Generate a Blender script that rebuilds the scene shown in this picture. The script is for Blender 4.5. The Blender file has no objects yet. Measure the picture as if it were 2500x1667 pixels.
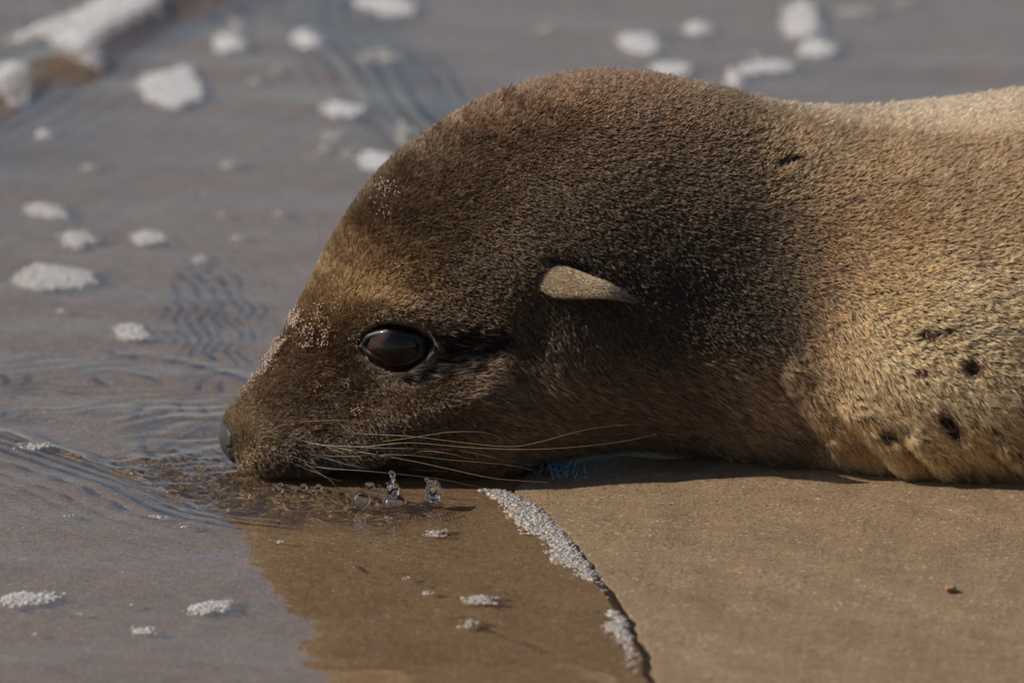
import bpy, math, random
import numpy as np
from mathutils import Vector, Matrix, kdtree

rng = np.random.default_rng(7)
random.seed(7)
S = bpy.context.scene
C = S.collection

# ------------------------------------------------------------------ camera
THETA = math.radians(13.5)
DIST = 6.0
FPX = 5000.0 * DIST                      # focal length in photo pixels (2500 wide)
TGT = np.array([0.0, 0.0, 0.0590])
FW = np.array([0.0, math.cos(THETA), -math.sin(THETA)])
UPV = np.array([0.0, math.sin(THETA), math.cos(THETA)])
RT = np.array([1.0, 0.0, 0.0])
CAM = TGT - FW * DIST

cd = bpy.data.cameras.new("camera")
cam = bpy.data.objects.new("camera", cd)
C.objects.link(cam)
cam.location = CAM.tolist()
cam.rotation_euler = (math.radians(90) - THETA, 0, 0)
cd.sensor_width = 36.0
cd.lens = 36.0 * FPX / 2500.0
cd.clip_start = 0.1
cd.clip_end = 2000.0
cd.dof.use_dof = True
cd.dof.focus_distance = DIST - 0.085
cd.dof.aperture_fstop = 9.0
cd.dof.aperture_blades = 9
S.camera = cam

# ------------------------------------------------------------------ sky, sun, exposure
SUN_EL = math.radians(40.0)
SUN_AZ = math.radians(15.0)              # light travels +x, turned this much towards +y
to_sun = Vector((-math.cos(SUN_AZ) * math.cos(SUN_EL), -math.sin(SUN_AZ) * math.cos(SUN_EL), math.sin(SUN_EL)))
world = bpy.data.worlds.new("World")
S.world = world
world.use_nodes = True
wn = world.node_tree.nodes
wl = world.node_tree.links
wn.clear()
sky = wn.new("ShaderNodeTexSky")
sky.sky_type = 'NISHITA'
sky.sun_disc = False
sky.sun_elevation = SUN_EL
sky.sun_rotation = math.atan2(to_sun.x, to_sun.y)
sky.air_density = 1.0
sky.dust_density = 1.0
bg = wn.new("ShaderNodeBackground")
bg.inputs[1].default_value = 0.092
wo = wn.new("ShaderNodeOutputWorld")
wl.new(sky.outputs[0], bg.inputs[0])
wl.new(bg.outputs[0], wo.inputs[0])

sd = bpy.data.lights.new("sun", 'SUN')
sd.energy = 5.0
sd.angle = math.radians(0.53)
sd.color = (1.0, 0.89, 0.73)
sun = bpy.data.objects.new("sun", sd)
C.objects.link(sun)
sun.rotation_euler = to_sun.to_track_quat('Z', 'Y').to_euler()
sd.cycles.is_caustics_light = True

S.view_settings.view_transform = 'Standard'
S.view_settings.look = 'None'
S.view_settings.gamma = 1.0
S.view_settings.use_curve_mapping = False
S.view_settings.exposure = 0.2
S.render.engine = 'CYCLES'
S.cycles.use_denoising = True
S.cycles.denoiser = 'OPENIMAGEDENOISE'
S.cycles.denoising_prefilter = 'ACCURATE'
S.cycles.denoising_input_passes = 'RGB_ALBEDO_NORMAL'
S.cycles.max_bounces = 10
S.cycles.transparent_max_bounces = 16
S.cycles.transmission_bounces = 8
S.cycles.sample_clamp_indirect = 6.0

# ------------------------------------------------------------------ helpers
def proj(P):
    """world points (...,3) -> photo pixels"""
    d = np.asarray(P, float) - CAM
    w = d @ FW
    return np.stack([1250 + FPX * (d @ RT) / w, 833.5 - FPX * (d @ UPV) / w], -1)

def ray(px, py):
    px = np.asarray(px, float); py = np.asarray(py, float)
    return FW + ((px - 1250) / FPX)[..., None] * RT + ((833.5 - py) / FPX)[..., None] * UPV

def at_y(px, py, y):
    """point seen at a pixel on the upright plane Y = y"""
    r = ray(px, py)
    t = (np.asarray(y, float) - CAM[1]) / r[..., 1]
    return CAM + r * t[..., None]

def at_z(px, py, z=0.0):
    r = ray(px, py)
    t = (z - CAM[2]) / r[..., 2]
    return CAM + r * t[..., None]

def tag(o, label=None, cat=None, group=None, kind=None):
    if label: o["label"] = label
    if cat: o["category"] = cat
    if group: o["group"] = group
    if kind: o["kind"] = kind
    return o

def mesh_obj(name, V, F, mat=None, parent=None, smooth=True):
    me = bpy.data.meshes.new(name)
    V = np.asarray(V, np.float32)
    if isinstance(F, np.ndarray):
        k = F.shape[1]
        me.vertices.add(len(V)); me.vertices.foreach_set("co", V.ravel())
        me.loops.add(F.size); me.loops.foreach_set("vertex_index", F.astype(np.int32).ravel())
        me.polygons.add(len(F))
        me.polygons.foreach_set("loop_start", np.arange(0, F.size, k, dtype=np.int32))
        me.update(calc_edges=True)
        me.validate()
    else:
        me.from_pydata([tuple(map(float, v)) for v in V], [], F)
    if smooth:
        me.polygons.foreach_set("use_smooth", np.ones(len(me.polygons), bool))
    me.update()
    if mat: me.materials.append(mat)
    o = bpy.data.objects.new(name, me)
    C.objects.link(o)
    if parent: o.parent = parent
    return o

def grid_faces(nu, nv, wrap_v=False):
    i = np.arange(nu - 1)[:, None]
    j = np.arange(nv if wrap_v else nv - 1)[None, :]
    j2 = (j + 1) % nv
    a = i * nv + j; b = i * nv + j2; c = (i + 1) * nv + j2; d = (i + 1) * nv + j
    return np.stack([a, b, c, d], -1).reshape(-1, 4)

def cubic(t, X):
    """natural-ish Catmull-Rom through rows of X at integer knots, evaluated at t"""
    X = np.asarray(X, float)
    n = len(X)
    k = np.clip(np.floor(t).astype(int), 0, n - 2)
    f = (t - k)[:, None]
    p0 = X[np.clip(k - 1, 0, n - 1)]; p1 = X[k]; p2 = X[k + 1]; p3 = X[np.clip(k + 2, 0, n - 1)]
    return 0.5 * (2 * p1 + (p2 - p0) * f + (2 * p0 - 5 * p1 + 4 * p2 - p3) * f ** 2 + (3 * p1 - p0 - 3 * p2 + p3) * f ** 3)

def smooth(a, b, x):
    t = np.clip((x - a) / (b - a), 0, 1)
    return t * t * (3 - 2 * t)

class Waves:
    """smooth pseudo noise: sum of random sines"""
    def __init__(self, seed, n, lam, spread=0.5, aniso=(1, 1, 1)):
        r = np.random.default_rng(seed)
        d = r.normal(size=(n, 3)); d /= np.linalg.norm(d, axis=1)[:, None]
        l = lam * np.exp(r.normal(size=n) * spread)
        self.k = d * (2 * np.pi / l)[:, None] / np.asarray(aniso)
        self.p = r.uniform(0, 2 * np.pi, n); self.n = n
    def __call__(self, P):
        out = np.zeros(P.shape[:-1])
        for k, p in zip(self.k, self.p):
            out += np.sin(P @ k[:P.shape[-1]] + p)
        return out / math.sqrt(self.n / 2)

def in_poly(poly, P):
    poly = np.asarray(poly, float)
    x, y = P[..., 0], P[..., 1]
    r = np.zeros(x.shape, bool)
    for i in range(len(poly)):
        x1, y1 = poly[i]; x2, y2 = poly[(i + 1) % len(poly)]
        c = ((y1 > y) != (y2 > y)) & (x < (x2 - x1) * (y - y1) / (y2 - y1 + 1e-12) + x1)
        r ^= c
    return r

def seg_dist(poly, P, closed=False):
    """distance, signed side (+ = left of travel) and arc fraction of points to a polyline"""
    poly = np.asarray(poly, float)
    n = len(poly)
    best = np.full(P.shape[:-1], 1e9); side = np.zeros(P.shape[:-1]); arc = np.zeros(P.shape[:-1])
    cum = 0.0
    tot = sum(np.linalg.norm(poly[(i + 1) % n] - poly[i]) for i in range(n if closed else n - 1))
    for i in range(n if closed else n - 1):
        a = poly[i]; b = poly[(i + 1) % n]; ab = b - a; L = np.linalg.norm(ab)
        t = np.clip(((P - a) @ ab) / (L * L), 0, 1)
        q = P - a - t[..., None] * ab
        d = np.sqrt((q ** 2).sum(-1))
        m = d < best
        best = np.where(m, d, best)
        side = np.where(m, np.sign(ab[0] * q[..., 1] - ab[1] * q[..., 0]), side)
        arc = np.where(m, (cum + t * L) / tot, arc)
        cum += L
    return best, side, arc

def poly_sd(poly, P):
    """signed distance, negative inside"""
    d, _, _ = seg_dist(poly, P, True)
    return np.where(in_poly(poly, P), -d, d)

def spline2(pts, per=8, closed=False):
    pts = np.asarray(pts, float)
    if closed:
        n = len(pts); ext = np.vstack([pts[-1:], pts, pts[:2]])
        t = np.linspace(1, n + 1, n * per, endpoint=False)
        return cubic(t, ext)
    return cubic(np.linspace(0, len(pts) - 1, (len(pts) - 1) * per + 1), pts)

def tube(path, rad, sides=6):
    path = np.asarray(path, float); n = len(path)
    rad = np.broadcast_to(np.asarray(rad, float), (n,))
    T = np.gradient(path, axis=0); T /= np.linalg.norm(T, axis=1)[:, None]
    up = np.array([0, 0, 1.0]) if abs(T[0][2]) < .9 else np.array([1.0, 0, 0])
    A = np.cross(T, up); A /= np.linalg.norm(A, axis=1)[:, None]
    B = np.cross(T, A)
    th = np.linspace(0, 2 * np.pi, sides, endpoint=False)
    V = path[:, None] + rad[:, None, None] * (np.cos(th)[None, :, None] * A[:, None] + np.sin(th)[None, :, None] * B[:, None])
    V = V.reshape(-1, 3)
    F = [tuple(f) for f in grid_faces(n, sides, True)]
    F.append(tuple(range(sides))); F.append(tuple(range((n - 1) * sides, n * sides))[::-1])
    return V, F

def ico(sub=2):
    import bmesh
    bm = bmesh.new()
    bmesh.ops.create_icosphere(bm, subdivisions=sub, radius=1.0)
    V = np.array([v.co[:] for v in bm.verts]); F = np.array([[v.index for v in f.verts] for f in bm.faces])
    bm.free()
    return V, F

# ------------------------------------------------------------------ materials
def mat(name):
    m = bpy.data.materials.new(name)
    m.use_nodes = True
    nt = m.node_tree
    nt.nodes.clear()
    out = nt.nodes.new("ShaderNodeOutputMaterial")
    return m, nt, nt.nodes, nt.links, out

def principled(name, color, rough=0.5, spec=0.5, **kw):
    m, nt, N, L, out = mat(name)
    b = N.new("ShaderNodeBsdfPrincipled")
    b.inputs["Base Color"].default_value = (*color, 1)
    b.inputs["Roughness"].default_value = rough
    b.inputs["Specular IOR Level"].default_value = spec
    for k, v in kw.items():
        b.inputs[k.replace("_", " ")].default_value = v
    L.new(b.outputs[0], out.inputs[0])
    return m

def noisy(name, c1, c2, scale, rough=0.6, spec=0.4, bump=0.0, bscale=None):
    m, nt, N, L, out = mat(name)
    b = N.new("ShaderNodeBsdfPrincipled")
    tc = N.new("ShaderNodeTexCoord")
    nz = N.new("ShaderNodeTexNoise"); nz.inputs["Scale"].default_value = scale; nz.inputs["Detail"].default_value = 5
    cr = N.new("ShaderNodeValToRGB")
    cr.color_ramp.elements[0].position = .3; cr.color_ramp.elements[0].color = (*c1, 1)
    cr.color_ramp.elements[1].position = .7; cr.color_ramp.elements[1].color = (*c2, 1)
    L.new(tc.outputs["Object"], nz.inputs["Vector"]); L.new(nz.outputs[0], cr.inputs[0]); L.new(cr.outputs[0], b.inputs["Base Color"])
    b.inputs["Roughness"].default_value = rough; b.inputs["Specular IOR Level"].default_value = spec
    if bump:
        n2 = N.new("ShaderNodeTexNoise"); n2.inputs["Scale"].default_value = bscale or scale * 2
        bp = N.new("ShaderNodeBump"); bp.inputs["Distance"].default_value = bump
        L.new(tc.outputs["Object"], n2.inputs["Vector"]); L.new(n2.outputs[0], bp.inputs["Height"]); L.new(bp.outputs[0], b.inputs["Normal"])
    L.new(b.outputs[0], out.inputs[0])
    return m

def sand_material():
    m, nt, N, L, out = mat("wet_sand")
    b = N.new("ShaderNodeBsdfPrincipled")
    tc = N.new("ShaderNodeTexCoord")
    def noise(scale, detail=2, rough=.5):
        n = N.new("ShaderNodeTexNoise"); n.inputs["Scale"].default_value = scale
        n.inputs["Detail"].default_value = detail; n.inputs["Roughness"].default_value = rough
        L.new(tc.outputs["Object"], n.inputs["Vector"]); return n
    def ramp(src, stops):
        r = N.new("ShaderNodeValToRGB"); e = r.color_ramp.elements
        while len(e) < len(stops): e.new(.5)
        for el, (p, c) in zip(e, stops): el.position = p; el.color = (*c, 1)
        L.new(src, r.inputs[0]); return r
    g = noise(640, 3, .85)
    base = ramp(g.outputs[0], [(.26, (.055, .034, .020)), (.43, (.19, .128, .077)), (.58, (.29, .20, .125)), (.74, (.60, .46, .32))])
    # single coloured grains
    vo = N.new("ShaderNodeTexVoronoi"); vo.inputs["Scale"].default_value = 760
    L.new(tc.outputs["Object"], vo.inputs["Vector"])
    hs = N.new("ShaderNodeSeparateColor"); L.new(vo.outputs["Color"], hs.inputs[0])
    grain = ramp(hs.outputs[0], [(0.0, (.03, .022, .018)), (.10, (.20, .13, .075)), (.5, (.27, .185, .11)), (.90, (.33, .22, .14)), (.95, (.34, .20, .12)), (1.0, (.62, .54, .44))])
    mx = N.new("ShaderNodeMix"); mx.data_type = 'RGBA'; mx.inputs[0].default_value = .5
    L.new(base.outputs[0], mx.inputs[6]); L.new(grain.outputs[0], mx.inputs[7])
    # broad damp mottling
    big = noise(28, 3)
    bm_ = ramp(big.outputs[0], [(.3, (.94, .94, .93)), (.7, (1.06, 1.06, 1.06))])
    m2 = N.new("ShaderNodeMix"); m2.data_type = 'RGBA'; m2.blend_type = 'MULTIPLY'; m2.inputs[0].default_value = 1
    L.new(mx.outputs[2], m2.inputs[6]); L.new(bm_.outputs[0], m2.inputs[7])
    # sand out of the water has drained and is darkened by the moisture held between its grains
    da = N.new("ShaderNodeAttribute"); da.attribute_name = "damp"
    dr = ramp(da.outputs["Fac"], [(0.0, (1.06, 1.09, 1.10)), (1.0, (.80, .84, .87))])
    m3 = N.new("ShaderNodeMix"); m3.data_type = 'RGBA'; m3.blend_type = 'MULTIPLY'; m3.inputs[0].default_value = 1
    L.new(m2.outputs[2], m3.inputs[6]); L.new(dr.outputs[0], m3.inputs[7])
    L.new(m3.outputs[2], b.inputs["Base Color"])
    b.inputs["Roughness"].default_value = .55
    b.inputs["Specular IOR Level"].default_value = .10
    bp = N.new("ShaderNodeBump"); bp.inputs["Distance"].default_value = .0012; bp.inputs["Strength"].default_value = .9
    L.new(g.outputs[0], bp.inputs["Height"]); L.new(bp.outputs[0], b.inputs["Normal"])
    L.new(b.outputs[0], out.inputs[0])
    return m

def water_material():
    m, nt, N, L, out = mat("clear_water")
    g = N.new("ShaderNodeBsdfGlass"); g.inputs["IOR"].default_value = 1.333; g.inputs["Roughness"].default_value = 0.0
    g.inputs["Color"].default_value = (.97, .96, .94, 1)
    L.new(g.outputs[0], out.inputs[0])
    return m

def glass_material(name, col=(1, 1, 1), ior=1.333):
    m, nt, N, L, out = mat(name)
    g = N.new("ShaderNodeBsdfGlass"); g.inputs["IOR"].default_value = ior; g.inputs["Roughness"].default_value = .06
    g.inputs["Color"].default_value = (*col, 1)
    L.new(g.outputs[0], out.inputs[0])
    return m

def foam_material(name, centre, rim, white):
    """soap-film bubbles: clear where seen face on, whiter towards their rims, glossy all over"""
    m, nt, N, L, out = mat(name)
    b = N.new("ShaderNodeBsdfPrincipled")
    b.inputs["Base Color"].default_value = (*white, 1); b.inputs["Roughness"].default_value = .5
    b.inputs["Specular IOR Level"].default_value = 0.0
    tr = N.new("ShaderNodeBsdfTransparent")
    lw = N.new("ShaderNodeLayerWeight"); lw.inputs[0].default_value = .5
    mr = N.new("ShaderNodeMapRange"); mr.inputs["To Min"].default_value = centre; mr.inputs["To Max"].default_value = rim
    L.new(lw.outputs["Facing"], mr.inputs["Value"])
    ms = N.new("ShaderNodeMixShader")
    L.new(mr.outputs[0], ms.inputs[0]); L.new(tr.outputs[0], ms.inputs[1]); L.new(b.outputs[0], ms.inputs[2])
    gl = N.new("ShaderNodeBsdfGlossy"); gl.inputs["Roughness"].default_value = .2
    fr = N.new("ShaderNodeFresnel"); fr.inputs[0].default_value = 1.33
    m2 = N.new("ShaderNodeMixShader")
    L.new(fr.outputs[0], m2.inputs[0]); L.new(ms.outputs[0], m2.inputs[1]); L.new(gl.outputs[0], m2.inputs[2])
    L.new(m2.outputs[0], out.inputs[0])
    return m

M_SAND = sand_material()
M_WATER = water_material()
M_FOAM = foam_material("thick_sea_foam", .34, .80, (.68, .68, .71))
M_FOAM_THIN = foam_material("thin_sea_foam", .07, .40, (.88, .87, .85))
M_FOAM_MID = foam_material("bubbly_sea_foam", .16, .62, (.72, .72, .74))
M_DROP = glass_material("water_drop")
M_SKIN = noisy("dark_skin", (.012, .008, .006), (.03, .02, .013), 160, .7, .3)

# ------------------------------------------------------------------ shore: sand sheet and water sheet
def axis(lo, hi, step, far):
    a = np.arange(lo, hi + step / 2, step)
    out = []; s = step; x = a[-1]
    while x < far: s *= 1.22; x += s; out.append(x)
    neg = []; s = step; x = a[0]
    while x > -far: s *= 1.22; x -= s; neg.append(x)
    return np.concatenate([neg[::-1], a, out])

def G(px, py): return at_z(px, py)[..., :2]

EDGE = np.array([(1585, 2300), (1600, 1900), (1606, 1760), (1604, 1680), (1588, 1610), (1566, 1560), (1530, 1500), (1492, 1440), (1455, 1385), (1410, 1330),
                 (1365, 1280), (1310, 1235), (1255, 1207), (1285, 1160), (1380, 1040), (1700, 930), (2300, 880), (3000, 850), (9000, 820)], float)
EDGE_G = G(EDGE[:, 0], EDGE[:, 1])
EDGE_G = spline2(EDGE_G, 4)

DRY = np.vstack([EDGE_G, [(900, EDGE_G[-1, 1]), (900, -900), (EDGE_G[0, 0], -900)]])

def edge_sd(P):
    d, _, _ = seg_dist(EDGE_G, P)
    d = np.where(in_poly(DRY, P), d, -d)         # positive on the dry side
    return d + (.0006 * Waves(8, 12, .040, .5)(P) + .00005 * Waves(9, 10, .006, .4)(P)) * smooth(.04, .0, np.abs(d))

def sand_z(P, d=None):
    if d is None: d = edge_sd(P)
    wob = Waves(3, 14, .05)(P) * .00035 + Waves(5, 10, .25)(P) * .0008
    z = np.where(d < 0, -.0017 * (1 - np.exp(np.minimum(d, 0) / .0018)) - .0076 * (1 - np.exp(np.minimum(d, 0) / .05)), .0035 * (1 - np.exp(-np.maximum(d, 0) / .08)))
    z = z + (Waves(6, 14, .014, .5)(P) * .00013 + Waves(7, 10, .03, .4)(P) * .00022) * smooth(.0, .02, d)
    return z + wob * smooth(0, .05, np.abs(d))

BOW = G(*np.array([(-150, 1010), (0, 1062), (90, 1092), (200, 1128), (310, 1165), (380, 1200), (450, 1230), (560, 1254), (700, 1270), (850, 1272), (960, 1262), (1040, 1246), (1085, 1222)]).T)
BOW = spline2(BOW, 5)
FRONT = spline2(G(*np.array([(-200, 380), (0, 292), (70, 250), (130, 212), (200, 188), (260, 175), (330, 120), (440, 55), (560, 0), (760, -90)]).T), 5)
RILL = spline2(G(*np.array([(760, -60), (800, 40), (900, 170), (1010, 290), (1100, 390)]).T), 5)

def water_z(P, d):
    x, y = P[..., 0], P[..., 1]
    h = np.zeros(x.shape)
    calm = smooth(0, -.06, d)
    h += Waves(11, 16, .028, .4, (1.6, .8, 1))(P) * .00004 * calm
    h += Waves(12, 12, .10, .4, (1.5, .7, 1))(P) * .00020 * calm
    h += Waves(14, 22, .012, .5, (1.5, .8, 1))(P) * .000012 * calm
    # bow wave line in front of the muzzle, wavelets spreading towards the camera
    bd, bs, ba = seg_dist(BOW, P)
    sd_ = bd * -bs                        # + on the camera side of the line
    wig = 1 + .3 * np.sin(ba * 60 + x * 90)
    along = smooth(0.0, .2, ba) * smooth(1.0, .9, ba)
    near = smooth(.0, .35, ba) * .5 + .5
    pos = np.maximum(sd_, 0)
    lam = .0068 + .004 * smooth(.0, .05, pos)
    h += np.where(sd_ > -.001, .00024 * wig * np.exp(-pos / (.022 - .010 * smooth(.35, .9, ba))) * np.sin(2 * np.pi * pos / lam), 0) * smooth(1.0, .93, ba) * smooth(-.0, .1, ba + .05)
    h += .0013 * np.exp(-((sd_ + .003) / .0035) ** 2) * smooth(.02, .25, ba) * smooth(1.0, .95, ba) * (.7 + .5 * np.sin(ba * 47 + 1))
    # churned water between that line and the chin
    inn = smooth(0, .006, -sd_) * smooth(.075, .020, -sd_) * smooth(.30, .48, ba) * smooth(1.0, .94, ba)
    h += inn * (.00085 * Waves(21, 22, .012, .35, (1.25, .8, 1))(P) + .00028 * Waves(22, 20, .005, .3)(P))
    # lines behind and beside the nose
    q = proj(np.stack([x, y, np.zeros(x.shape)], -1)); qx, qy = q[..., 0], q[..., 1]
    wob = 6 * Waves(13, 10, .05, .4)(P)
    r = np.hypot((qx - 640) * .32, qy - 1190) + wob
    h += .00020 * np.sin(2 * np.pi * r / 24) * smooth(250, 330, qx) * smooth(620, 540, qx) * smooth(950, 1000, qy) * smooth(1150, 1090, qy)
    h += .00010 * np.sin(2 * np.pi * (qy + .12 * qx + 2 * wob) / 27) * smooth(650, 500, qx) * smooth(820, 900, qy) * smooth(1060, 980, qy)
    # V crest meeting the bow line left of the nose
    v1, _, va = seg_dist(spline2(G(*np.array([(312, 1160), (335, 1108), (390, 1070), (470, 1035), (545, 1010)]).T), 4), P)
    h += .00075 * np.exp(-(v1 / .004) ** 2) * (1 - .6 * va)
    v2, _, va = seg_dist(spline2(G(*np.array([(640, 950), (560, 915), (470, 890), (380, 872), (300, 868)]).T), 4), P)
    h += .0004 * np.exp(-(v2 / .006) ** 2)
    # fan of ripples further back
    rr = np.hypot(qx - 330, (qy - 800) * .9) + 1.7 * wob
    gm = smooth(20, 70, qx - 330) * np.exp(-(((qx - 470) / 105) ** 2 + ((qy - 760) / 85) ** 2))
    h += .00016 * np.sin(2 * np.pi * rr / 35) * gm * (.55 + .6 * np.clip(Waves(15, 8, .03, .4)(P), -1, 1))
    h += .00008 * np.sin(2 * np.pi * (qx * .8 + qy + 2 * wob) / 52) * np.exp(-(((qx - 450) / 90) ** 2 + ((qy - 740) / 90) ** 2))
    # older step wave with its thick rim, far off at the upper left
    fd, fs, fa = seg_dist(FRONT, P)
    sf = fd * fs                          # + beyond the line
    h += .0080 * smooth(-.004, .022, sf) * smooth(.55, .12, sf) + .0014 * np.exp(-((sf - .020) / .012) ** 2)
    h += .00022 * np.sin(2 * np.pi * sf / .015) * np.exp(-np.maximum(-sf, 0) / .05) * (sf < 0) * smooth(.5, .1, fa)
    # braided rills beyond the forehead
    rd, rs, ra = seg_dist(RILL, P)
    sr = rd * rs
    h += .00055 * np.sin(2 * np.pi * sr / .011 + 2.2 * np.sin(y * 26)) * np.exp(-(sr / .022) ** 2) * smooth(1.0, .9, ra) * smooth(-.02, .12, ra + .05)
    h += .0010 * np.exp(-((sr + .020) / .006) ** 2)
    # thin ridges running to the edge of the film in the foreground
    for pts, a, w in (([(1090, 1508), (1200, 1545), (1330, 1590), (1480, 1640), (1620, 1690)], .00060, .010),
                      ([(1160, 1478), (1260, 1510), (1390, 1548), (1500, 1590), (1590, 1625)], .00045, .010),
                      ([(1010, 1420), (1130, 1455), (1280, 1490), (1400, 1512)], .00035, .010),
                      ([(840, 1380), (900, 1376), (960, 1390)], .0001, .006)):
        q, _, qa = seg_dist(spline2(G(*np.array(pts).T), 4), P)
        h += a * np.exp(-(q / w) ** 2) * smooth(0, .1, qa + .02)
    cc = G(935, 1375)
    r2 = np.hypot(x - cc[0], y - cc[1])
    h += .00004 * np.sin(2 * np.pi * r2 / .012) * np.exp(-r2 / .009)
    # meniscus: the film ends in a rounded lip
    lip = smooth(0, 1, np.clip(-d / .0020, 0, 1))
    film = -.0002 + .0006 * lip
    return np.where(d < 0, film, -.0002 - np.minimum(np.maximum(d, 0), .05) * .5) + h * smooth(0, -.02, d)

def shore():
    xs = axis(-.46, .38, .0016, 400); ys = axis(-.46, .92, .0022, 400)
    X, Y = np.meshgrid(xs, ys, indexing='ij')
    P = np.stack([X, Y], -1)
    d = edge_sd(P)
    F = grid_faces(len(xs), len(ys))
    fade = smooth(2.0, .9, np.hypot(X, Y))
    zs = np.where(fade > 0, sand_z(P, d) * fade - .0095 * (1 - fade) * (d < 0), np.where(d < 0, -.0095, .0035))
    V = np.stack([X, Y, zs], -1).reshape(-1, 3)
    o = mesh_obj("sand", V, F[:, ::-1], M_SAND)
    at = o.data.attributes.new("damp", 'FLOAT', 'POINT')
    at.data.foreach_set("value", smooth(-.004, .0, d).astype(np.float32).ravel())
    tag(o, kind="structure"); o.cycles.is_caustics_receiver = True
    zw = np.where(fade > 0, water_z(P, d), np.where(d < 0, .0012, -.027))
    V = np.stack([X, Y, zw], -1).reshape(-1, 3)
    m = (d < .03).reshape(-1)
    F2 = F[m[F].all(1)]
    used = np.unique(F2); rm = np.full(len(V), -1); rm[used] = np.arange(len(used))
    o = mesh_obj("water", V[used], rm[F2][:, ::-1], M_WATER)
    tag(o, kind="structure"); o.cycles.is_caustics_caster = True
    return o
shore()

# ------------------------------------------------------------------ sea lion: body surface
# rings: top px, bottom px (in the animal's middle plane), half width, middle-plane Y, lower-half widening
RINGS = [
 (541, 1066, 541, 1070, .0006, -.016, .0),
 (543, 1048, 547, 1090, .0080, -.016, .0),
 (550, 1022, 561, 1108, .0140, -.016, .0),
 (561, 1000, 577, 1124, .0185, -.016, .05),
 (590, 968, 614, 1150, .0240, -.016, .06),
 (640, 900, 688, 1182, .0290, -.016, .07),
 (694, 812, 785, 1204, .0330, -.016, .07),
 (750, 710, 880, 1214, .0390, -.015, .06),
 (806, 602, 980, 1206, .0470, -.014, .05),
 (876, 495, 1080, 1185, .0555, -.012, .04),
 (962, 396, 1190, 1155, .0625, -.010, .05),
 (1068, 318, 1300, 1118, .0670, -.008, .02),
 (1205, 247, 1400, 1094, .0675, -.006, .00),
 (1385, 194, 1500, 1080, .0665, -.004, -.02),
 (1540, 189, 1600, 1081, .0648, -.001, -.02),
 (1700, 214, 1720, 1094, .0645, .002, .00),
 (1860, 254, 1850, 1114, .0660, .006, .03),
 (2000, 278, 1985, 1140, .0750, .012, .04),
 (2150, 281, 2140, 1160, .0920, .018, .04),
 (2320, 270, 2310, 1180, .1130, .026, .03),
 (2500, 252, 2500, 1196, .1280, .036, .02),
 (2780, 220, 2780, 1205, .1350, .046, .02),
 (3250, 160, 3250, 1205, .1280, .055, .02),
 (3950, 230, 3950, 1200, .1150, .060, .0),
 (4750, 440, 4750, 1180, .0850, .060, .0),
 (5500, 720, 5500, 1150, .0500, .060, .0),
 (6000, 900, 6000, 1110, .0250, .060, .0),
 (6150, 985, 6150, 1040, .0060, .060, .0),
]
RINGS = np.array(RINGS, float)
NV = 360

def make_body():
    K = len(RINGS)
    dens = np.interp(np.arange(0, K - 1 + 1e-6, .001), [0, 4, 20.5, 22, K - 1], [45, 34, 34, 14, 8])
    cum = np.concatenate([[0], np.cumsum(dens[:-1] * .001)])
    nu = int(cum[-1])
    tt = np.interp(np.linspace(0, cum[-1], nu), cum, np.arange(0, K - 1 + 1e-6, .001))
    R = cubic(tt, RINGS)
    T = at_y(R[:, 0], R[:, 1], R[:, 5]); B = at_y(R[:, 2], R[:, 3], R[:, 5])
    cen = (T + B) / 2; U = (T - B) / 2
    ph = np.linspace(0, 2 * np.pi, NV, endpoint=False)     # 0 top, pi/2 near side (-y), pi bottom
    cs, sn = np.cos(ph), np.sin(ph)
    q = 2.25
    ex = 2 / q
    cx = np.sign(cs) * np.abs(cs) ** ex; sx = np.sign(sn) * np.abs(sn) ** ex
    w = R[:, 4][:, None] * (1 - R[:, 6][:, None] * cs[None, :])
    V = cen[:, None] + U[:, None] * cx[None, :, None]
    V[..., 1] -= w * sx[None, :]
    return tt, R, V

def grid_normals(V):
    du = np.gradient(V, axis=0)
    dv = (np.roll(V, -1, 1) - np.roll(V, 1, 1)) / 2
    n = np.cross(dv, du)
    l = np.linalg.norm(n, axis=-1)[..., None]
    n = n / np.maximum(l, 1e-12)
    return n, du, l[..., 0]

TT, RR, BV = make_body()
BN, BDU, _ = grid_normals(BV)
cen_mid = BV.mean(1, keepdims=True)
if ((BN * (BV - cen_mid)).sum(-1)).mean() < 0: BN = -BN

def near_px(V):
    """photo pixel of each vertex, or of its mirror image for the far side"""
    ys = RR[:, 5][:, None]
    W = V.copy()
    W[..., 1] = ys - np.abs(V[..., 1] - ys)
    return proj(W)

NP = near_px(BV)
LID = np.array([(874, 842), (890, 815), (925, 794), (962, 789), (1010, 800), (1042, 822), (1052, 852), (1030, 880), (990, 902), (955, 903), (911, 884), (884, 862)], float)
OPEN = np.array([(893, 843), (905, 826), (930, 816), (958, 813), (992, 820), (1016, 835), (1026, 852), (1014, 872), (988, 886), (958, 888), (922, 872), (902, 857)], float)
TEAR = np.array([(940, 880), (1000, 800), (1050, 812), (1115, 803), (1180, 797), (1225, 802), (1243, 828), (1222, 868), (1176, 903), (1110, 922), (1054, 930), (983, 936), (950, 918)], float)
NOSE = np.array([(500, 1026), (548, 1034), (562, 1044), (570, 1060), (570, 1085), (567, 1105), (577, 1128), (572, 1142), (500, 1150)], float)
SCARS = [   # px, py, half length, half height, tilt, depth m
 (1926, 396, 24, 9, -12, .0030), (2262, 816, 15, 11, 40, .0032), (2300, 809, 26, 5, -12, .0012), (2372, 894, 21, 16, 35, .0035),
 (2250, 903, 7, 6, 0, .0020), (2318, 1036, 36, 15, 50, .0045), (2166, 1054, 20, 6, 25, .0025), (2180, 712, 7, 5, 0, .0016), (2420, 1046, 9, 5, 30, .0014)]

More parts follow.
